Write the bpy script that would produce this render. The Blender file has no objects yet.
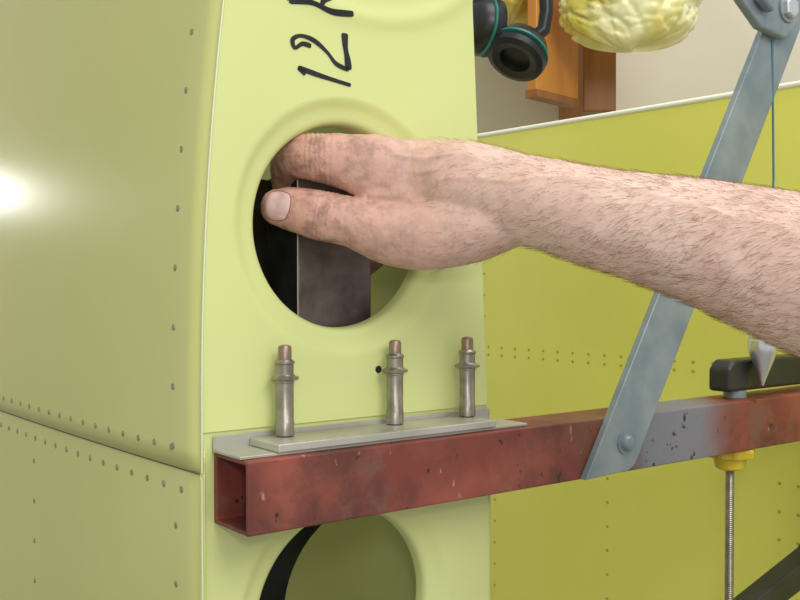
import bpy, bmesh, math, random
from mathutils import Vector, Matrix, noise
from mathutils.bvhtree import BVHTree
random.seed(4)
S=bpy.context.scene
S.view_settings.view_transform='Standard'
COL=S.collection
# ---------------------------------------------------------------- helpers
def link(o,parent=None):
    COL.objects.link(o)
    if parent: o.parent=parent
    return o
def empty(name):
    o=bpy.data.objects.new(name,None); o.empty_display_size=.02
    return link(o)
def mk(name,vs,fs,mat,parent=None,smooth=False,bevel=0,solid=0,subs=0,off=-1):
    me=bpy.data.meshes.new(name); me.from_pydata([tuple(v) for v in vs],[],fs)
    bm=bmesh.new(); bm.from_mesh(me); bmesh.ops.recalc_face_normals(bm,faces=bm.faces); bm.to_mesh(me); bm.free()
    me.materials.append(mat)
    if smooth: me.polygons.foreach_set('use_smooth',[True]*len(me.polygons))
    o=bpy.data.objects.new(name,me); link(o,parent)
    if solid:
        m=o.modifiers.new('s','SOLIDIFY'); m.thickness=solid; m.offset=off
    if bevel:
        m=o.modifiers.new('b','BEVEL'); m.width=bevel; m.segments=3; m.limit_method='ANGLE'; m.angle_limit=math.radians(40)
    if subs:
        m=o.modifiers.new('u','SUBSURF'); m.levels=subs; m.render_levels=subs
    return o
EX=Vector((.7972,.6037,0)); G=Vector((-.6037,.7972,0)); N=Vector((.6037,-.7972,0))
T0=Vector((-.077,.52,0))
def TB(t,w,z): return T0+EX*t+G*w+Vector((0,0,z))
W0=T0+G*.039
def WB(s,z,off=0): return W0+EX*s+N*off+Vector((0,0,z))
def boxvf(t0,t1,w0,w1,z0,z1):
    vs=[TB(t,w,z) for t in(t0,t1) for w in(w0,w1) for z in(z0,z1)]
    fs=[(0,1,3,2),(4,6,7,5),(0,4,5,1),(2,3,7,6),(0,2,6,4),(1,5,7,3)]
    return vs,fs
def tbox(name,t0,t1,w0,w1,z0,z1,mat,parent=None,bevel=0):
    v,f=boxvf(t0,t1,w0,w1,z0,z1); return mk(name,v,f,mat,parent,bevel=bevel)
def tprism(name,poly,w0,w1,mat,parent=None,bevel=0):
    n=len(poly); vs=[TB(t,w0,z) for t,z in poly]+[TB(t,w1,z) for t,z in poly]
    fs=[tuple(range(n)),tuple(range(2*n-1,n-1,-1))]+[(i,(i+1)%n,n+(i+1)%n,n+i) for i in range(n)]
    return mk(name,vs,fs,mat,parent,bevel=bevel)
def lathevf(prof,base,axis=Vector((0,0,1)),n=28):
    axis=axis.normalized(); a=axis.orthogonal().normalized(); b=axis.cross(a)
    vs=[];fs=[]
    for r,z in prof:
        for i in range(n):
            q=2*math.pi*i/n; vs.append(base+axis*z+(a*math.cos(q)+b*math.sin(q))*r)
    for k in range(len(prof)-1):
        for i in range(n):
            j=(i+1)%n; fs.append((k*n+i,k*n+j,(k+1)*n+j,(k+1)*n+i))
    fs.append(tuple(range(n))); fs.append(tuple(range(len(prof)*n-1,(len(prof)-1)*n-1,-1)))
    return vs,fs
def lathe(name,prof,base,mat,parent=None,axis=Vector((0,0,1)),n=28,smooth=True):
    v,f=lathevf(prof,base,axis,n); o=mk(name,v,f,mat,parent,smooth=smooth)
    if smooth:
        m=o.modifiers.new('e','EDGE_SPLIT'); m.split_angle=math.radians(35)
    return o
def curve(name,pts_list,mat,r,parent=None,res=2,radii=None,cyc=False):
    cu=bpy.data.curves.new(name,'CURVE'); cu.dimensions='3D'; cu.bevel_depth=r; cu.bevel_resolution=res; cu.use_fill_caps=True
    for pts in pts_list:
        sp=cu.splines.new('POLY'); sp.points.add(len(pts)-1); sp.use_cyclic_u=cyc
        for i,p in enumerate(pts):
            sp.points[i].co=(*p,1); sp.points[i].radius=(radii[i] if radii else 1)
    cu.materials.append(mat)
    o=bpy.data.objects.new(name,cu); return link(o,parent)
def sst(a,b,x):
    t=min(1,max(0,(x-a)/(b-a))); return t*t*(3-2*t)
# ---------------------------------------------------------------- materials
def mat(name,c1,c2=None,scale=8,rough=.5,metal=0,bump=0,bscale=60,lo=.35,hi=.7,spec=.5,sss=0,detail=6,stretch=None):
    m=bpy.data.materials.new(name); m.use_nodes=True; nt=m.node_tree; p=nt.nodes['Principled BSDF']
    p.inputs['Roughness'].default_value=rough; p.inputs['Metallic'].default_value=metal
    p.inputs['Specular IOR Level'].default_value=spec
    p.inputs['Base Color'].default_value=(*c1,1)
    tc=nt.nodes.new('ShaderNodeTexCoord'); src=tc.outputs['Object']
    if stretch:
        mp=nt.nodes.new('ShaderNodeMapping'); mp.inputs['Scale'].default_value=stretch
        nt.links.new(src,mp.inputs[0]); src=mp.outputs[0]
    if c2:
        n=nt.nodes.new('ShaderNodeTexNoise'); n.inputs['Scale'].default_value=scale; n.inputs['Detail'].default_value=detail
        r=nt.nodes.new('ShaderNodeValToRGB'); r.color_ramp.elements[0].position=lo; r.color_ramp.elements[1].position=hi
        r.color_ramp.elements[0].color=(*c1,1); r.color_ramp.elements[1].color=(*c2,1)
        nt.links.new(src,n.inputs['Vector']); nt.links.new(n.outputs['Fac'],r.inputs[0]); nt.links.new(r.outputs[0],p.inputs['Base Color'])
    if bump:
        n2=nt.nodes.new('ShaderNodeTexNoise'); n2.inputs['Scale'].default_value=bscale; n2.inputs['Detail'].default_value=5
        b=nt.nodes.new('ShaderNodeBump'); b.inputs['Strength'].default_value=bump; b.inputs['Distance'].default_value=.001
        nt.links.new(src,n2.inputs['Vector']); nt.links.new(n2.outputs['Fac'],b.inputs['Height']); nt.links.new(b.outputs[0],p.inputs['Normal'])
    if sss:
        p.inputs['Subsurface Weight'].default_value=sss; p.inputs['Subsurface Radius'].default_value=(1,.3,.15); p.inputs['Subsurface Scale'].default_value=.004
    return m
M_web=mat('primer_web',(.63,.68,.265),(.67,.715,.29),5,rough=.42,bump=.05,bscale=250)
M_skin=mat('primer_skin',(.61,.62,.205),(.67,.67,.24),3,rough=.27,bump=.04,bscale=150)
M_back=mat('primer_back_panel',(.76,.74,.135),(.82,.79,.17),4,rough=.4)
M_edge=mat('bare_edge',(.72,.76,.5),rough=.4)
M_rivet=mat('rivet_primed',(.27,.25,.13),(.38,.34,.2),300,rough=.5,metal=.2)
M_brivet=mat('rivet_back_panel',(.45,.40,.08),rough=.5)
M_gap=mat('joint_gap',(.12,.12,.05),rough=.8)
M_ink=mat('marker_ink',(.006,.006,.008),rough=.6)
M_alu=mat('aluminium',(.46,.45,.38),(.60,.59,.51),30,rough=.42,metal=.55,bump=.1,bscale=200)
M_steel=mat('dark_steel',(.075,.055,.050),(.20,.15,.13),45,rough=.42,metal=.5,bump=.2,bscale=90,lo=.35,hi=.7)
M_steel_shade=mat('dark_steel_shaded_side',(.018,.022,.030),(.05,.055,.065),50,rough=.4,metal=.5,bump=.2,bscale=90)  # shaded copy of the bar steel, shade put into the side colour
M_corner=mat('pale_steel_edge',(.42,.38,.34),rough=.35,metal=.7)
M_cleco=mat('cleco_steel',(.26,.235,.19),(.40,.36,.29),120,rough=.36,metal=.8)
M_copper=mat('cleco_brass_tip',(.34,.23,.17),(.26,.2,.15),200,rough=.4,metal=.7)
M_bar=mat('painted_grey_steel',(.20,.255,.28),(.32,.365,.375),30,rough=.42,metal=.3,bump=.25,bscale=120)
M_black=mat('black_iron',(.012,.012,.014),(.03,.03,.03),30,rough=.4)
M_yknob=mat('yellow_plastic',(.70,.52,.03),(.5,.35,.02),60,rough=.4)
M_chrome=mat('polished_steel',(.75,.75,.75),rough=.28,metal=.85)
M_string=mat('string_blue',(.08,.2,.24),rough=.8)
M_wood=mat('orange_wood',(.62,.26,.03),(.48,.17,.02),6,rough=.5,stretch=(6,6,1))
M_wood2=mat('dark_wood',(.34,.13,.02),(.24,.085,.015),6,rough=.5,stretch=(6,6,1))
M_wall=mat('wall_paint',(.66,.61,.46),(.72,.66,.52),3,rough=.85)
M_floor=mat('concrete',(.25,.24,.22),(.35,.33,.3),5,rough=.8)
M_muff=mat('black_rubber',(.010,.011,.013),rough=.35)
M_teal=mat('teal_plastic',(.02,.16,.13),rough=.4)
M_bag=mat('yellow_bag',(.74,.64,.13),(.95,.91,.55),11,rough=.16,bump=.7,bscale=30,sss=.25,lo=.42,hi=.62)
M_hair=mat('arm_hair',(.24,.11,.055),rough=.5)
M_nail=mat('nail',(.66,.42,.38),(.76,.55,.50),200,rough=.22,sss=.1)
M_fold=mat('nail_fold',(.33,.14,.10),rough=.6)
M_red=mat('red_oxide_paint',(.20,.042,.028),(.30,.075,.048),22,rough=.5,bump=.3,bscale=140,lo=.38,hi=.62)
nt=M_red.node_tree; p=nt.nodes['Principled BSDF']; old=p.inputs['Base Color'].links[0].from_socket
tc=[n for n in nt.nodes if n.type=='TEX_COORD'][0]
def speck(old,scale,lo,hi,col,stretch=None,amt=1.0,loc=(3,1,7)):
    n=nt.nodes.new('ShaderNodeTexNoise'); n.inputs['Scale'].default_value=scale; n.inputs['Detail'].default_value=8; n.inputs['Roughness'].default_value=.65
    mp=nt.nodes.new('ShaderNodeMapping'); mp.inputs['Scale'].default_value=stretch or (1,1,1); mp.inputs['Location'].default_value=loc
    nt.links.new(tc.outputs['Object'],mp.inputs[0]); nt.links.new(mp.outputs[0],n.inputs['Vector'])
    r=nt.nodes.new('ShaderNodeValToRGB'); r.color_ramp.elements[0].position=lo; r.color_ramp.elements[1].position=hi
    r.color_ramp.elements[1].color=(amt,amt,amt,1)
    nt.links.new(n.outputs['Fac'],r.inputs[0])
    mx=nt.nodes.new('ShaderNodeMixRGB'); mx.inputs[2].default_value=(*col,1)
    nt.links.new(r.outputs[0],mx.inputs[0]); nt.links.new(old,mx.inputs[1]); return mx.outputs[0]
def band(old,x0,x1,x2,x3,col,amt):
    """paint band along the tube (over-spray / worn zone)"""
    sx=nt.nodes.new('ShaderNodeSeparateXYZ'); nt.links.new(tc.outputs['Object'],sx.inputs[0])
    nn=nt.nodes.new('ShaderNodeTexNoise'); nn.inputs['Scale'].default_value=30; nt.links.new(tc.outputs['Object'],nn.inputs['Vector'])
    ad=nt.nodes.new('ShaderNodeMath'); ad.operation='MULTIPLY_ADD'; ad.inputs[1].default_value=.03; nt.links.new(nn.outputs['Fac'],ad.inputs[0]); nt.links.new(sx.outputs[0],ad.inputs[2])
    r=nt.nodes.new('ShaderNodeMapRange'); r.inputs[1].default_value=.0; r.inputs[2].default_value=.4; nt.links.new(ad.outputs[0],r.inputs[0])
    c=nt.nodes.new('ShaderNodeValToRGB'); e=c.color_ramp.elements
    e[0].position=x0/.4; e[0].color=(0,0,0,1); e[1].position=x3/.4; e[1].color=(0,0,0,1)
    a=e.new(x1/.4); a.color=(amt,)*3+(1,); b=e.new(x2/.4); b.color=(amt,)*3+(1,)
    nt.links.new(r.outputs[0],c.inputs[0])
    mx=nt.nodes.new('ShaderNodeMixRGB'); mx.inputs[2].default_value=(*col,1)
    nt.links.new(c.outputs[0],mx.inputs[0]); nt.links.new(old,mx.inputs[1]); return mx.outputs[0]
o_=speck(old,14,.47,.62,(.085,.028,.02),amt=.8)
o_=speck(o_,30,.56,.64,(.16,.09,.065),amt=.6,loc=(7,2,3))
o_=band(o_,.13,.134,.152,.157,(.16,.07,.03),.65)
o_=band(o_,.174,.194,.240,.268,(.19,.21,.24),.88)
o_=speck(o_,75,.63,.66,(.025,.018,.015),loc=(0,5,2)); o_=speck(o_,110,.655,.69,(.42,.30,.22),(1,1,.5),amt=.7,loc=(9,0,1))
nt.links.new(o_,p.inputs['Base Color'])
M_hs=mat('human_skin',(.68,.45,.36),(.78,.565,.465),26,rough=.5,bump=.4,bscale=420,sss=.12,spec=.35)
nt=M_hs.node_tree; p=nt.nodes['Principled BSDF']; old=p.inputs['Base Color'].links[0].from_socket
tc=[n for n in nt.nodes if n.type=='TEX_COORD'][0]
sx=nt.nodes.new('ShaderNodeSeparateXYZ'); nt.links.new(tc.outputs['Object'],sx.inputs[0])
mr=nt.nodes.new('ShaderNodeMapRange'); mr.inputs[1].default_value=.07; mr.inputs[2].default_value=-.05; mr.inputs[3].default_value=0; mr.inputs[4].default_value=.88
nt.links.new(sx.outputs[0],mr.inputs[0])
n=nt.nodes.new('ShaderNodeTexNoise'); n.inputs['Scale'].default_value=80; n.inputs['Detail'].default_value=10; n.inputs['Roughness'].default_value=.65; nt.links.new(tc.outputs['Object'],n.inputs['Vector'])
r=nt.nodes.new('ShaderNodeValToRGB'); r.color_ramp.elements[0].color=(.27,.13,.095,1); r.color_ramp.elements[1].color=(.60,.32,.24,1); r.color_ramp.elements[0].position=.38; r.color_ramp.elements[1].position=.54
nt.links.new(n.outputs['Fac'],r.inputs[0])
mx=nt.nodes.new('ShaderNodeMixRGB'); nt.links.new(mr.outputs[0],mx.inputs[0]); nt.links.new(old,mx.inputs[1]); nt.links.new(r.outputs[0],mx.inputs[2])
o_=speck(mx.outputs[0],150,.58,.68,(.50,.22,.15),amt=.55)
nt.links.new(o_,p.inputs['Base Color'])

# ================================================================ AIRFRAME
AF=empty('aircraft_tail_structure')
def sL(z): return -.0110+(.0135*((z+.07)/.22)**2 if z>-.07 else 0)
def sR(z): return .2015-(.0517*(z+.14) if z>-.14 else 0)
PROF=[(.0775,0),(.0755,-.0006),(.073,-.0022),(.070,-.0034),(.0665,-.0038),(.0640,-.0042),(.0622,-.0056),(.0612,-.008),(.0608,-.013)]
def bead(s,z):
    if z<=.118: return 0
    d=abs(math.hypot((s-.10)/1.35,(z-.235))-.075)
    return .0016*math.exp(-(d/.0055)**2)*min(1,max(0,(z-.12)/.02))
def holed_panel(name,cs,cz,z0,z1,off):
    a=-.0110;b=.2015
    angs=[2*math.pi*i/128 for i in range(128)]
    for (s,z) in((a,z0),(a,z1),(b,z0),(b,z1)):
        q=math.atan2(z-cz,s-cs)%(2*math.pi)
        k=min(range(128),key=lambda i:abs(angs[i]-q)); angs[k]=q
    n=len(angs); vs=[];fs=[]; rings=[]
    outer=[]
    for q in angs:
        c,s_=math.cos(q),math.sin(q)
        L=min([(b-cs)/c if c>1e-9 else 9,(a-cs)/c if c<-1e-9 else 9,(z1-cz)/s_ if s_>1e-9 else 9,(z0-cz)/s_ if s_<-1e-9 else 9])
        s=cs+L*c; z=cz+L*s_
        f=(s-a)/(b-a); outer.append((sL(z)+f*(sR(z)-sL(z)),z))
    for f in (1,.8,.6,.4,.2,.06):
        rings.append([(o[0]*f+(1-f)*(cs+.0775*math.cos(q)),o[1]*f+(1-f)*(cz+.0775*math.sin(q)),0) for o,q in zip(outer,angs)])
    for r,d in PROF: rings.append([(cs+r*math.cos(q),cz+r*math.sin(q),d) for q in angs])
    for R in rings:
        for s,z,d in R: vs.append(WB(s,z,off+d))
    for k in range(len(rings)-1):
        for i in range(n):
            j=(i+1)%n; fs.append((k*n+i,k*n+j,(k+1)*n+j,(k+1)*n+i))
    return mk(name,vs,fs,M_web,AF,smooth=True)
ZS=-.083
HC=.0865
holed_panel('rib_web_upper',HC,.0325,ZS,.118,.0012)
holed_panel('rib_web_lower',HC+.002,-.2010,-.42,ZS+.0,.0)
nu,nv=90,120; vs=[];fs=[]
for j in range(nv+1):
    z=.118+(.42-.118)*j/nv
    for i in range(nu+1):
        s=sL(min(z,.3))+(sR(z)-sL(min(z,.3)))*i/nu
        vs.append(WB(s,z,.0012+bead(s,z)))
for j in range(nv):
    for i in range(nu):
        a=j*(nu+1)+i; fs.append((a,a+1,a+nu+2,a+nu+1))
mk('rib_web_top',vs,fs,M_web,AF,smooth=True)
v=[WB(sL(ZS),ZS,.0012),WB(sR(ZS),ZS,.0012),WB(sR(ZS),ZS,-.001),WB(sL(ZS),ZS,-.001)]
mk('rib_web_step',v,[(0,1,2,3)],M_gap,AF)
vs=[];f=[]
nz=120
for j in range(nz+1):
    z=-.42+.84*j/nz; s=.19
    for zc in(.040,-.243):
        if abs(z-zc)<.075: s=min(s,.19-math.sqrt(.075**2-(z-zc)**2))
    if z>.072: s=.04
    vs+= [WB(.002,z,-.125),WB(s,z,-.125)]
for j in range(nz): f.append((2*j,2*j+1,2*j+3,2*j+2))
mk('inner_shade_rib',vs,f,M_black,AF)  # added sheet; its black colour and outline stand in for interior shade
def side(name,z0,z1,t0,t1,right=False,out=0,solid=.0009,m=M_skin):
    nz,ntt=44,40; vs=[];fs=[]
    for j in range(nz+1):
        z=z0+(z1-z0)*j/nz
        for i in range(ntt+1):
            t=t0+(t1-t0)*i/ntt
            if right:
                p=WB(sR(z),z)+G*t-EX*.02*t
            else:
                b=.07*max(t,0)*(.75-t)+out
                if t<.006: b-= .0016*((.006-t)/.008)**2
                p=WB(sL(min(z,.3)),z)+G*t-EX*b
            vs.append(p)
    for j in range(nz):
        for i in range(ntt):
            a=j*(ntt+1)+i; fs.append((a,a+1,a+ntt+2,a+ntt+1))
    return mk(name,vs,fs,m,AF,smooth=True,solid=solid,off=0)
ZJ=-.1045
def skinpt(t,z,out=0): return WB(sL(min(z,.3)),z)+G*t-EX*(.07*t*(.75-t)+out)
side('skin_upper',ZJ,.42,-.0028,.62,out=.0016)
side('skin_lower',-.42,ZJ+.012,-.0028,.62,out=.0002)
side('skin_far',-.42,.42,-.001,.62,right=True,m=M_web)
def ep(z): return WB(sL(min(z,.3)),z)+G*-.0030-EX*.0002
curve('skin_edge_bright',[[ep(ZJ+(.42-ZJ)*i/40) for i in range(41)],[ep(-.42+(ZJ-.003+.42)*i/10) for i in range(11)]],M_edge,.0006,AF)
curve('skin_joint_shadow_gap',[[skinpt(-.002+.62*i/30,ZJ-.0006,.0014) for i in range(31)]],M_gap,.0005,AF)
rv=[];rf=[]
def rivet(p,ax,r=.0020):
    v,f=lathevf([(r,-.0004),(r,.0001),(r*.6,.00022),(r*.2,.00025)],p,ax,10)
    k=len(rv); rv.extend(v); rf.extend([tuple(i+k for i in q) for q in f])
for i in range(-8,12):
    z=ZJ+.045+.0335*i
    if z<ZJ: z-=.012
    rivet(skinpt(.027,z,.0022 if z>ZJ else .0007),-EX)
for i in range(27):
    t=.020+i*.0215
    rivet(skinpt(t+.009,ZJ+.0105,.0022),-EX); rivet(skinpt(t,ZJ-.0125,.0008),-EX)
for i in range(8): rivet(skinpt(.26,ZJ-.03-.03*i,.0008),-EX)
mk('skin_rivets',rv,rf,M_rivet,AF,smooth=True)
lathe('web_pilot_hole',[(.0023,0),(.0023,.0002)],WB(.1085,-.0545,.0012),M_ink,AF,axis=N)
v=[];f=[]
for j in range(31):
    z=-.42+.84*j/30
    v+= [WB(sR(z),z,.0012),WB(sR(z)+.0012,z,.0002),WB(sR(z)+.0014,z,-.02)]
for j in range(30):
    for k in range(2): a=j*3+k; f.append((a,a+1,a+4,a+3))
mk('web_flange',v,f,M_web,AF,smooth=True)
def ribbon(pts,w,vs,fs):
    n=len(pts); P=[]
    for i in range(n-1):
        p0=Vector(pts[max(i-1,0)]);p1=Vector(pts[i]);p2=Vector(pts[i+1]);p3=Vector(pts[min(i+2,n-1)])
        for k in range(8):
            t=k/8; P.append(.5*((2*p1)+(p2-p0)*t+(2*p0-5*p1+4*p2-p3)*t*t+(3*p1-p0-3*p2+p3)*t**3))
    P.append(Vector(pts[-1])); b=len(vs)
    for i,q in enumerate(P):
        d=(P[min(i+1,len(P)-1)]-P[max(i-1,0)]).normalized(); nn=Vector((-d.y,d.x))
        ww=w*(.92+.15*math.sin(i*.35))*(.7 if i in(0,len(P)-1) else 1)
        for sg in(1,-1):
            c=q+nn*ww*.5*sg
            vs.append(WB(c.x,c.y,.0016+bead(c.x,c.y)))
    for i in range(len(P)-1): a=b+2*i; fs.append((a,a+1,a+3,a+2))
vs=[];fs=[]
ribbon([(.051,.1235),(.067,.1205),(.088,.1175)],.0030,vs,fs)
ribbon([(.056,.1200),(.051,.1235)],.0024,vs,fs)
ribbon([(.060,.1370),(.054,.1375),(.049,.1345),(.0475,.1390),(.053,.1420),(.062,.1405),(.071,.1350),(.0775,.1290),(.0865,.1265)],.0028,vs,fs)
ribbon([(.0865,.1265),(.0855,.1330),(.0840,.1400),(.0835,.1480)],.0044,vs,fs)
ribbon([(.089,.1600),(.074,.1590),(.060,.1620),(.045,.1610)],.0036,vs,fs)
ribbon([(.045,.1610),(.044,.171),(.052,.179),(.062,.178),(.067,.170),(.067,.162)],.0032,vs,fs)
ribbon([(.067,.164),(.078,.170),(.090,.174)],.0032,vs,fs)
mk('marker_writing',vs,fs,M_ink,AF)

# ================================================================ TUBE
TU=empty('red_square_tube')
wt=.0025; zt=-.0942; zb=zt-.0395; TL=.585
D0=.0388; t_=-.003
v=[];f=[]
for t in(t_,TL):
    for (a,b) in((0,zb),(D0,zb),(D0,zt),(0,zt)): v.append(TB(t,a,b))
for t in(t_,TL):
    for (a,b) in((wt,zb+wt),(D0-wt,zb+wt),(D0-wt,zt-wt),(wt,zt-wt)): v.append(TB(t,a,b))
for i in range(4):
    j=(i+1)%4
    f+= [(i,j,4+j,4+i),(8+i,12+i,12+j,8+j),(i,8+i,8+j,j),(4+i,4+j,12+j,12+i)]
mk('tube_body',v,f,M_red,TU,bevel=.0012)
PL=empty('aluminium_clamp_plate')
tbox('thin_angle_sheet',-.004,.205,.006,.0375,zt+.0001,zt+.0018,M_alu,PL,bevel=.0004)
tbox('thin_angle_leg',-.004,.20,.0365,.0376,zt,zt+.009,M_alu,PL,bevel=.0003)
tbox('thick_plate',.018,.176,.004,.0360,zt+.0019,zt+.0064,M_alu,PL,bevel=.0007)
zp=zt+.0065
for i,(t,w) in enumerate(((.0362,.028),(.1140,.028),(.1725,.028))):
    E=empty('cleco_fastener')
    b=TB(t,w,zp)
    lathe('body',[(.0042,0),(.0053,.0006),(.0053,.0085),(.0050,.009),(.0050,.030),(.0054,.0305),(.0054,.0325)],b,M_cleco,E)
    lathe('collar',[(.0058,.0315),(.0078,.0322),(.0080,.0335),(.0060,.0342),(.0052,.035)],b,M_cleco,E)
    lathe('barrel',[(.0050,.0345),(.0050,.0405),(.0056,.0412),(.0056,.0422),(.0046,.0430),(.0040,.0435)],b,M_cleco,E)
    lathe('plunger',[(.0038,.043),(.0038,.0500),(.0032,.0512),(.0012,.0517)],b,M_copper,E)

# ================================================================ FLAT BAR + BRACKET
FB=empty('steel_brace_bar')
def bt(z): return .2710+.61*(z+.133)
hw=.0235
poly=[(bt(-.133)-hw,-.1330),(bt(-.133)+hw-.004,-.1315),(bt(-.128)+hw,-.128),(bt(.235)+hw,.235),(bt(.235)-hw,.235)]
tprism('brace_flat_bar',poly,-.0062,-.0004,M_bar,FB,bevel=.0008)
def hexbolt(name,c,r,mat_,par,ax):
    lathe(name+'_washer',[(r*1.3,0),(r*1.3,.0015)],c,M_bar,par,axis=ax)
    lathe(name+'_head',[(r,.0015),(r,.005),(r*.85,.006)],c,mat_,par,axis=ax,n=6,smooth=False)
lathe('bolt_washer',[(.0080,0),(.0080,.0012)],TB(.287,-.0062,-.1115),M_bar,FB,axis=N)
lathe('bolt_head',[(.0058,.0012),(.0056,.0035),(.0045,.0052),(.002,.006)],TB(.287,-.0062,-.1115),M_bar,FB,axis=N)
BK=empty('pivot_bracket')
c0=bt(.20)-.034
tprism('bracket_plate',[(c0-.075,.262),(c0-.062,.240),(c0-.038,.214),(c0-.008,.194),(c0+.026,.190),(c0+.044,.205),(c0+.052,.262)],-.0150,-.0068,M_bar,BK,bevel=.0025)
tprism('bracket_rib',[(c0-.040,.262),(c0-.020,.212),(c0-.004,.204),(c0+.008,.262)],-.024,-.0152,M_bar,BK,bevel=.003)
hexbolt('pivot_bolt',TB(c0+.026,-.0152,.214),.0085,M_chrome,BK,N)
hexbolt('small_bolt',TB(c0-.042,-.0152,.232),.005,M_chrome,BK,N)
PB=empty('plumb_bob')
pb=Vector((.2905,.800,0))
lathe('bob_body',[(.0008,-.0840),(.0030,-.078),(.0092,-.0620),(.0112,-.056),(.0116,-.052),(.0116,-.0475),(.0110,-.0468),(.0110,-.0405),(.0090,-.039),(.0050,-.038),(.0045,-.034),(.0020,-.033)],pb,M_chrome,PB)
curve('bob_string',[[pb+Vector((0,0,-.034)),pb+Vector((.007,-.002,.08)),pb+Vector((.003,-.008,.19))]],M_string,.0009,PB)

# ================================================================ C-CLAMP
CC=empty('c_clamp')
tprism('clamp_frame',[(.430,zt+.006),(.430,zt+.024),(.437,zt+.031),(.625,zt+.031),(.632,zt+.022),(.632,-.20),(.58,-.255),(.43,-.292),(.42,-.275),(.56,-.235),(.600,-.205),(.600,zt+.006)],.010,.030,M_black,CC,bevel=.003)
lathe('clamp_top_pad',[(.009,0),(.009,.006)],TB(.452,.020,zt+.0002),M_bar,CC)
cb=TB(.446,.020,0)
pk=[(.0185,zb-.0002),(.0190,zb-.003),(.0185,zb-.008),(.013,zb-.0095),(.0115,zb-.017),(.008,zb-.0185)]
v_,f_=lathevf(pk,cb,Vector((0,0,1)),48)
for i in(0,1,2):
    for k in range(48):
        q=v_[i*48+k]-cb; q2=Vector((q.x,q.y,0))*(1+.07*math.cos(2*math.pi*k/48*8)); v_[i*48+k]=cb+Vector((q2.x,q2.y,q.z))
mk('clamp_swivel_pad',v_,f_,M_yknob,CC,smooth=False,bevel=.0006)
pr=[]
z=zb-.0180
while z>-.36:
    pr+=[(.0037,z),(.0033,z-.0008)]; z-=.0016
lathe('clamp_screw',pr,cb,M_cleco,CC,n=16)
curve('clamp_handle',[[cb+Vector((-.04,0,-.352)),cb+Vector((.04,0,-.352))]],M_cleco,.003,CC)

# ================================================================ BUCKING BAR
BB=empty('steel_bucking_bar')
c=Vector((-.0617,.6055,0)); bw,bd=.0545,.038
vs=[c+EX*a+G*b+Vector((0,0,z)) for a in(0,bw) for b in(0,bd) for z in(-.052,.0645)]
o=mk('bar_block',vs,[(0,1,3,2),(4,6,7,5),(0,4,5,1),(2,3,7,6),(0,2,6,4),(1,5,7,3)],M_steel,BB,bevel=.0012)
o.data.materials.append(M_steel_shade)
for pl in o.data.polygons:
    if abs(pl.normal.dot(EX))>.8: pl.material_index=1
curve('pale_corner_edge',[[c+Vector((0,0,-.050))+G*.0004,c+G*.0004+Vector((0,0,.0632))]],M_corner,.0005,BB)  # thin paler line along the near vertical corner

# ================================================================ ARM + HAND
ARM=empty('human_arm_with_hand')
hv=[];hf=[]
def loft(secs,lat=None,n=28):
    P=[]
    m=len(secs)
    def cr(a,b,c,d,t): return .5*((2*b)+(c-a)*t+(2*a-5*b+4*c-d)*t*t+(3*b-a-3*c+d)*t**3)
    arr=[(Vector(s[0]),s[1],s[2] if len(s)>2 else s[1]) for s in secs]
    for i in range(m-1):
        A,B,C,D=arr[max(i-1,0)],arr[i],arr[i+1],arr[min(i+2,m-1)]
        for k in range(6):
            t=k/6; P.append((cr(A[0],B[0],C[0],D[0],t),cr(A[1],B[1],C[1],D[1],t),cr(A[2],B[2],C[2],D[2],t)))
    P.append(arr[-1])
    full=[]
    T=(P[1][0]-P[0][0]).normalized()
    for q in (85,65,45,22): full.append((P[0][0]-T*P[0][1]*math.sin(math.radians(q)),P[0][1]*math.cos(math.radians(q)),P[0][2]*math.cos(math.radians(q))))
    full+=P
    T=(P[-1][0]-P[-2][0]).normalized()
    for q in (22,45,65,85): full.append((P[-1][0]+T*P[-1][1]*math.sin(math.radians(q)),P[-1][1]*math.cos(math.radians(q)),P[-1][2]*math.cos(math.radians(q))))
    b=len(hv); L=len(full); Bp=None
    for i,(c_,ra,rb) in enumerate(full):
        T=(full[min(i+1,L-1)][0]-full[max(i-1,0)][0]).normalized()
        B=lat if (lat and not Bp) else Bp
        if B is None: B=Vector((0,1,0))
        B=(B-T*B.dot(T)).normalized(); Bp=B
        U=T.cross(B).normalized()
        for k in range(n):
            q=2*math.pi*k/n; hv.append(c_+U*math.cos(q)*ra+B*math.sin(q)*rb)
    for i in range(L-1):
        for k in range(n):
            j=(k+1)%n; hf.append((b+i*n+k,b+i*n+j,b+(i+1)*n+j,b+(i+1)*n+k))
    hf.append(tuple(b+k for k in range(n))); hf.append(tuple(b+(L-1)*n+k for k in range(n-1,-1,-1)))
LAT=Vector((.35,.94,0)); YY=Vector((0,1,0))
loft([((.330,.43,-.045),.048,.045),((.264,.466,-.020),.045,.043),((.200,.500,.0045),.0390,.038),((.1575,.525,.0205),.0325,.034),((.110,.550,.0345),.0275,.030),((.0791,.565,.0435),.0258,.028),((.0575,.577,.0485),.0268,.027),((.034,.589,.0560),.0265,.027),((.012,.603,.0615),.0240,.026),((-.004,.614,.0665),.0185,.024)],YY)
loft([((.045,.580,.040),.022,.020),((.020,.588,.044),.026,.017),((.000,.590,.046),.021,.013),((-.012,.590,.046),.013,.0105)],LAT)
IP=Vector((-.0441,.5865,.0380))
loft([((.065,.572,.040),.020,.021),((.040,.577,.0310),.0205,.020),((.0117,.583,.0270),.0205,.019),((-.009,.5865,.0285),.0180,.0160),((-.028,.587,.0345),.0148,.0130),(IP,.0150,.0130),((-.056,.588,.0408),.0140,.0118),((-.0655,.5895,.0425),.0130,.0105),((-.0715,.5900,.0432),.0112,.0085)],YY)
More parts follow.
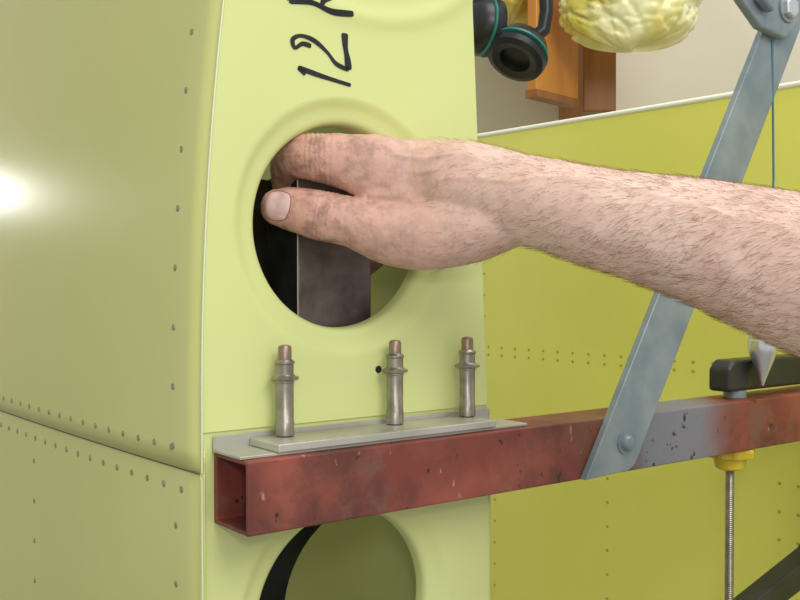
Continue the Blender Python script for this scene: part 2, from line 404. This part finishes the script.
loft([((.016,.590,.060),.019,.014),((-.010,.592,.0655),.0200,.0142),((-.032,.5905,.0700),.0165,.0124),((-.050,.5925,.0730),.0142,.0124),((-.0625,.601,.0745),.0130,.0118),((-.0685,.614,.0700),.0112,.0108),((-.0700,.626,.060),.0100,.0098),((-.070,.632,.050),.0080,.008)],YY)
loft([((.012,.610,.062),.013,.013),((-.006,.618,.0745),.0135,.013),((-.045,.643,.0800),.0110,.0110),((-.066,.662,.070),.0098,.0098),((-.070,.671,.048),.0085,.0085)],YY)
loft([((.016,.618,.060),.0125,.012),((.000,.634,.0690),.0118,.0115),((-.022,.672,.0700),.0102,.0102),((-.046,.690,.053),.0095,.0095),((-.058,.690,.033),.0082,.0082)],YY)
loft([((.020,.622,.055),.0115,.011),((.004,.648,.0610),.0105,.010),((-.006,.680,.0450),.0092,.0092),((-.014,.686,.0210),.0088,.0088),((-.028,.684,.0080),.0078,.0078)],YY)
me=bpy.data.meshes.new('tmp'); me.from_pydata([tuple(v) for v in hv],[],hf)
bm=bmesh.new(); bm.from_mesh(me); bmesh.ops.recalc_face_normals(bm,faces=bm.faces); bm.to_mesh(me); bm.free()
tmp=bpy.data.objects.new('tmp',me); COL.objects.link(tmp)
m=tmp.modifiers.new('r','REMESH'); m.mode='VOXEL'; m.voxel_size=.00095
m=tmp.modifiers.new('s','SMOOTH'); m.factor=.6; m.iterations=16
dg=bpy.context.evaluated_depsgraph_get(); dg.update()
sm=bpy.data.meshes.new_from_object(tmp.evaluated_get(dg)); bpy.data.objects.remove(tmp)
sm.name='arm_skin'
nr=[v.normal.copy() for v in sm.vertices]
tdir=(Vector((-.0655,.5895,.0425))-IP).normalized()
veins=[[(.075,.067),(.052,.066),(.034,.072),(.014,.070),(-.002,.073)],[(.19,.022),(.15,.036),(.115,.050),(.085,.056),(.060,.054),(.040,.058),(.022,.056)],[(.034,.072),(.022,.064),(.010,.062)]]
def segd(x,z,a,b):
    ax_,az=a;bx,bz=b; L=(bx-ax_)**2+(bz-az)**2; t=max(0,min(1,((x-ax_)*(bx-ax_)+(z-az)*(bz-az))/L))
    return math.hypot(x-ax_-t*(bx-ax_),z-az-t*(bz-az))
for v,nn in zip(sm.vertices,nr):
    p=v.co; d=0
    q=p-IP
    if q.length<.022 and p.z<.056:
        a=q.dot(tdir)
        a+=.0009*noise.noise(p*230)
        for c_,w_,k_ in((-.0085,.0004,.0003),(-.0060,.0004,.0004),(-.0035,.0005,.0006),(-.0010,.0006,.0007),(.0014,.0006,.0007),(.0038,.0005,.0005)): d-=k_*math.exp(-((a-c_)/w_)**2)
    if p.z>.056 and -.062<p.x<-.030 and p.y<.62:
        a=p.x+.047+.0009*noise.noise(p*230)
        for c_ in(-.009,-.006,-.0030,-.0002,.0028,.006): d-=.0005*math.exp(-((a-c_)/.0006)**2)
    d+=.0009*noise.noise(Vector((p.x*22,p.y*60,p.z*60)))+.00035*noise.noise(p*160)
    kq=(p-Vector((-.010,.583,.078))).length
    d+=.0014*math.exp(-(kq/.010)**2)
    if p.y<.60 and nn.y<.1 and -.01<p.x<.20:
        x_,z_=p.x+.001*noise.noise(p*90),p.z+.0015*noise.noise(p*70)
        dd=min(segd(x_,z_,s[i],s[i+1]) for s in veins for i in range(len(s)-1))
        d+=.0008*math.exp(-(dd/.0016)**2)
    lz=.0475+(p.x+.018)*(-.10)
    if -.020<p.x<.014 and p.y<.60:
        d-=.0020*math.exp(-((p.z-lz)/.0020)**2)*(1-sst(-.010,.014,p.x))
    v.co=p+nn*d
sm.polygons.foreach_set('use_smooth',[True]*len(sm.polygons))
sm.materials.clear(); sm.materials.append(M_hs)
ao=bpy.data.objects.new('arm_skin',sm); link(ao,ARM)
ao.data.update()
bvh=BVHTree.FromPolygons([v.co.copy() for v in sm.vertices],[tuple(pl.vertices) for pl in sm.polygons])
nd=Vector((-.30,-.93,.16)); ax=tdir.copy(); nd=(nd-ax*nd.dot(ax)).normalized(); side_=ax.cross(nd).normalized()
cN=Vector((-.0700,.5895,.0430))
def nailpt(a,b,h_=0):
    x_=a*math.sqrt(1-.42*b*b); y_=b*math.sqrt(1-.30*a*a)
    o_=cN+ax*(x_*.0078)+side_*(y_*.0084)+nd*.03
    h=bvh.ray_cast(o_,-nd,.06)
    return (h[0] if h[0] else o_-nd*.022)+nd*h_
vs=[];fs=[]; K=17
for i in range(K):
    a=-1+2*i/(K-1)
    for j in range(K):
        b=-1+2*j/(K-1); vs.append(nailpt(a,b,.0005 if max(abs(a),abs(b))<.95 else .0001))
for i in range(K-1):
    for j in range(K-1):
        a=i*K+j; fs.append((a,a+1,a+K+1,a+K))
mk('thumb_nail',vs,fs,M_nail,ARM,smooth=True)
per=[nailpt(1.0-2*i/12*1.0,-1.02) for i in range(12)]+[nailpt(-1.02,-1+2*i/12) for i in range(12)]+[nailpt(-1+2*i/12,1.02) for i in range(13)]
curve('nail_fold',[per],M_fold,.00035,ARM)
hp=[]; cand=[v for v in sm.vertices if v.co.x>.015 and v.co.x<.26]
rr=random.Random(2)
for v in rr.sample(cand,min(9500,len(cand))):
    nn=v.normal
    if rr.random()>min(1,(v.co.x+.0)/.13): continue
    L=rr.uniform(.004,.010); d=(Vector((-.75,.2,-.30 if nn.z<.5 else .0))+Vector((rr.uniform(-.35,.35),rr.uniform(-.35,.35),rr.uniform(-.35,.35)))).normalized()
    d=(d-nn*d.dot(nn)).normalized()
    p=v.co-nn*.0003; a=p+(nn*.32+d*.7)*L*.45; b=a+(nn*.10+d)*L*.6
    hp.append([p,a,b])
curve('arm_hair',hp,M_hair,.000062,ARM,res=0,radii=[1,.8,.3])

# ================================================================ BACK PANEL
BP=empty('aircraft_skin_panel')
P0=Vector((.388,.97,0)); D=Vector((.630,-.777,0)).normalized(); PN=Vector((-D.y,D.x,0))*-1
PA=PN if PN.y<0 else -PN
def PP(u,z,o=0): return P0+D*u+PA*o+Vector((0,0,z))
ZT=.190
v=[];f=[]
us=[-.62+.92*i/24 for i in range(25)]
for i,u in enumerate(us):
    v+=[PP(u,-.9),PP(u,-.3),PP(u,ZT-.002),PP(u,ZT,-.002),PP(u,ZT,-.03)]
for i in range(24):
    for k in range(4): a=i*5+k; f.append((a,a+5,a+6,a+1))
mk('panel_skin',v,f,M_back,BP,smooth=False)
curve('panel_top_edge',[[PP(-.62,ZT+.001,-.001),PP(.3,ZT+.001,-.001)]],mat('pale_edge',(.92,.92,.8),rough=.5),.0032,BP)
rv=[];rf=[]
for i in range(36):
    u=-.60+.024*i
    for z in(-.086,-.096): rivet(PP(u,z,.0004),PA,.0017)
for u in(-.44,-.42,-.235,-.02,.0):
    for i in range(22): rivet(PP(u,-.20-.028*i,.0004),PA,.0017)
for i in range(18): rivet(PP(-.44,.15-.028*i,.0004),PA,.0014)
mk('panel_rivets',rv,rf,M_brivet,BP,smooth=True)

# ================================================================ ROOM
def wbox(name,x0,x1,y0,y1,z0,z1,m,parent=None,bevel=0,rot=0,piv=None):
    vs=[Vector((x,y,z)) for x in(x0,x1) for y in(y0,y1) for z in(z0,z1)]
    if rot:
        R=Matrix.Rotation(rot,3,'Z'); vs=[R@(q-piv)+piv for q in vs]
    return mk(name,vs,[(0,1,3,2),(4,6,7,5),(0,4,5,1),(2,3,7,6),(0,2,6,4),(1,5,7,3)],m,parent,bevel=bevel)
wbox('wall_back',-3,3,1.85,1.95,-1.1,1.6,M_wall)
wbox('floor',-3,3,-1.5,1.85,-1.2,-1.1,M_floor)
WC=empty('wooden_cabinet')
pv=Vector((.2,1.5,0))
wbox('cabinet_door',.207,.325,1.5,1.518,.286,.85,M_wood,WC,.003,math.radians(48),pv)
wbox('cabinet_door_bottom_rail',.206,.326,1.498,1.520,.276,.288,M_wood2,WC,.001,math.radians(48),pv)
wbox('cabinet_side_post',.292,.345,1.60,1.85,.270,.85,M_wood2,WC,.003)
EM=empty('ear_muffs')
def cup(c_,ax,s=1):
    ax=ax.normalized()
    lathe('cup_shell',[(.006*s,.026*s),(.022*s,.023*s),(.034*s,.015*s),(.039*s,.004*s),(.040*s,0)],c_,M_muff,EM,axis=ax,n=36)
    lathe('cup_ring',[(.040*s,-.001),(.0420*s,-.002),(.0420*s,-.005),(.040*s,-.006)],c_,M_teal,EM,axis=ax,n=36)
    lathe('cup_cushion',[(.038*s,-.006),(.042*s,-.012),(.040*s,-.020),(.032*s,-.023),(.022*s,-.020),(.020*s,-.010)],c_,M_muff,EM,axis=ax,n=36)
cup(Vector((.1670,1.40,.322)),Vector((.40,.45,.78)),1.02)
cup(Vector((.114,1.41,.358)),Vector((-.85,-.35,.1)),1.0)
hb=[]
for i in range(21):
    q=math.pi*i/20
    hb.append(Vector((.153+.047*math.cos(q)+.004,1.40,.375+.10*math.sin(q))))
hb=[Vector((.182,1.40,.335)),Vector((.200,1.40,.350))]+hb+[Vector((.104,1.40,.358))]
curve('headband',[hb],M_muff,.0100,EM,res=3)
curve('wall_hook',[[Vector((.157,1.38,.478)),Vector((.157,1.38,.463)),Vector((.157,1.6,.463)),Vector((.157,1.856,.47))]],M_bar,.004,EM)
def bag(name,c_,r,seed,hang):
    """crumpled film bag gathered at its neck and hung by a cord"""
    E=empty(name); nu,nv=160,90; vs=[];fs=[]; sd=Vector((seed,seed*.7,0))
    for j in range(nv+1):
        a=math.pi*j/nv
        rad=math.sin(a)**.75 if j not in(0,nv) else 0
        zz=-math.cos(a)
        neck=sst(.35,1,zz); rad=rad*(1-.75*neck)
        for i in range(nu):
            q=2*math.pi*i/nu; u=Vector((math.cos(q),math.sin(q),0))
            pl=noise.noise(Vector((u.x*5,u.y*5,zz*.8))+sd)*.12+noise.noise(Vector((u.x*12,u.y*12,zz*1.3))+sd)*.06
            cr_=-.16*(.22-min(.22,abs(noise.noise(Vector((u.x*2.2+zz*1.6,u.y*2.2,zz*2.4))+sd))))-.10*(.2-min(.2,abs(noise.noise(Vector((u.x*4,u.y*4-zz*3,zz*5))+sd))))
            big=.22*noise.noise(Vector((u.x,u.y,zz*1.2))*1.2+sd)
            k=1+pl*(.5+.5*neck)+cr_*2.2+big
            vs.append(Vector((u.x*r[0]*rad*k,u.y*r[1]*rad*k,zz*r[2]*(1+big*.7+.5*neck)))+Vector(c_))
    for j in range(nv):
        for i in range(nu):
            i2=(i+1)%nu; fs.append((j*nu+i,j*nu+i2,(j+1)*nu+i2,(j+1)*nu+i))
    mk('bag_film',vs,fs,M_bag,E,smooth=True)
    t=Vector(c_)+Vector((0,0,r[2]*1.35)); curve('bag_cord',[[t,Vector(hang)+Vector((0,-.04,0)),Vector(hang)]],M_bar,.002,E)
bag('plastic_bag',(.345,1.49,.430),(.110,.06,.085),3,(.345,1.852,.75))
bag('plastic_bag',(.165,1.62,.490),(.080,.07,.085),8,(.165,1.852,.75))

# ================================================================ LIGHTS
w=bpy.data.worlds.new('World'); S.world=w; w.use_nodes=True
w.node_tree.nodes['Background'].inputs[0].default_value=(.97,.985,1,1); w.node_tree.nodes['Background'].inputs[1].default_value=.64
def area(name,loc,tgt,size,e,col=(1,1,1)):
    l=bpy.data.lights.new(name,'AREA'); l.size=size; l.energy=e; l.color=col
    o=bpy.data.objects.new(name,l); o.location=loc; o.rotation_euler=(Vector(tgt)-Vector(loc)).to_track_quat('-Z','Y').to_euler(); link(o)
area('soft_key_light',(.7,-.6,1.0),(0.15,.7,0),.8,14,(1,1,.985))  # unseen broad soft key from above right
area('back_fill_light',(.5,.8,1.5),(.45,1.3,0),.9,12,(1,.98,.94))  # added unseen fill that brightens the back panel
l=bpy.data.lights.new('camera_flash','POINT'); l.energy=2.5; l.shadow_soft_size=.03
o=bpy.data.objects.new('camera_flash',l); o.location=(.02,-.02,.07); link(o)
l=bpy.data.lights.new('shop_lamp','POINT'); l.energy=2.6; l.shadow_soft_size=.035
o=bpy.data.objects.new('shop_lamp',l); o.location=(-1.22,1.60,.215); link(o)
# ================================================================ CAMERA
cam=bpy.data.cameras.new('Camera'); cam.sensor_width=36; cam.lens=45; cam.clip_start=.01
co=bpy.data.objects.new('Camera',cam); co.rotation_euler=(math.radians(90-1.09),0,0); link(co); S.camera=co
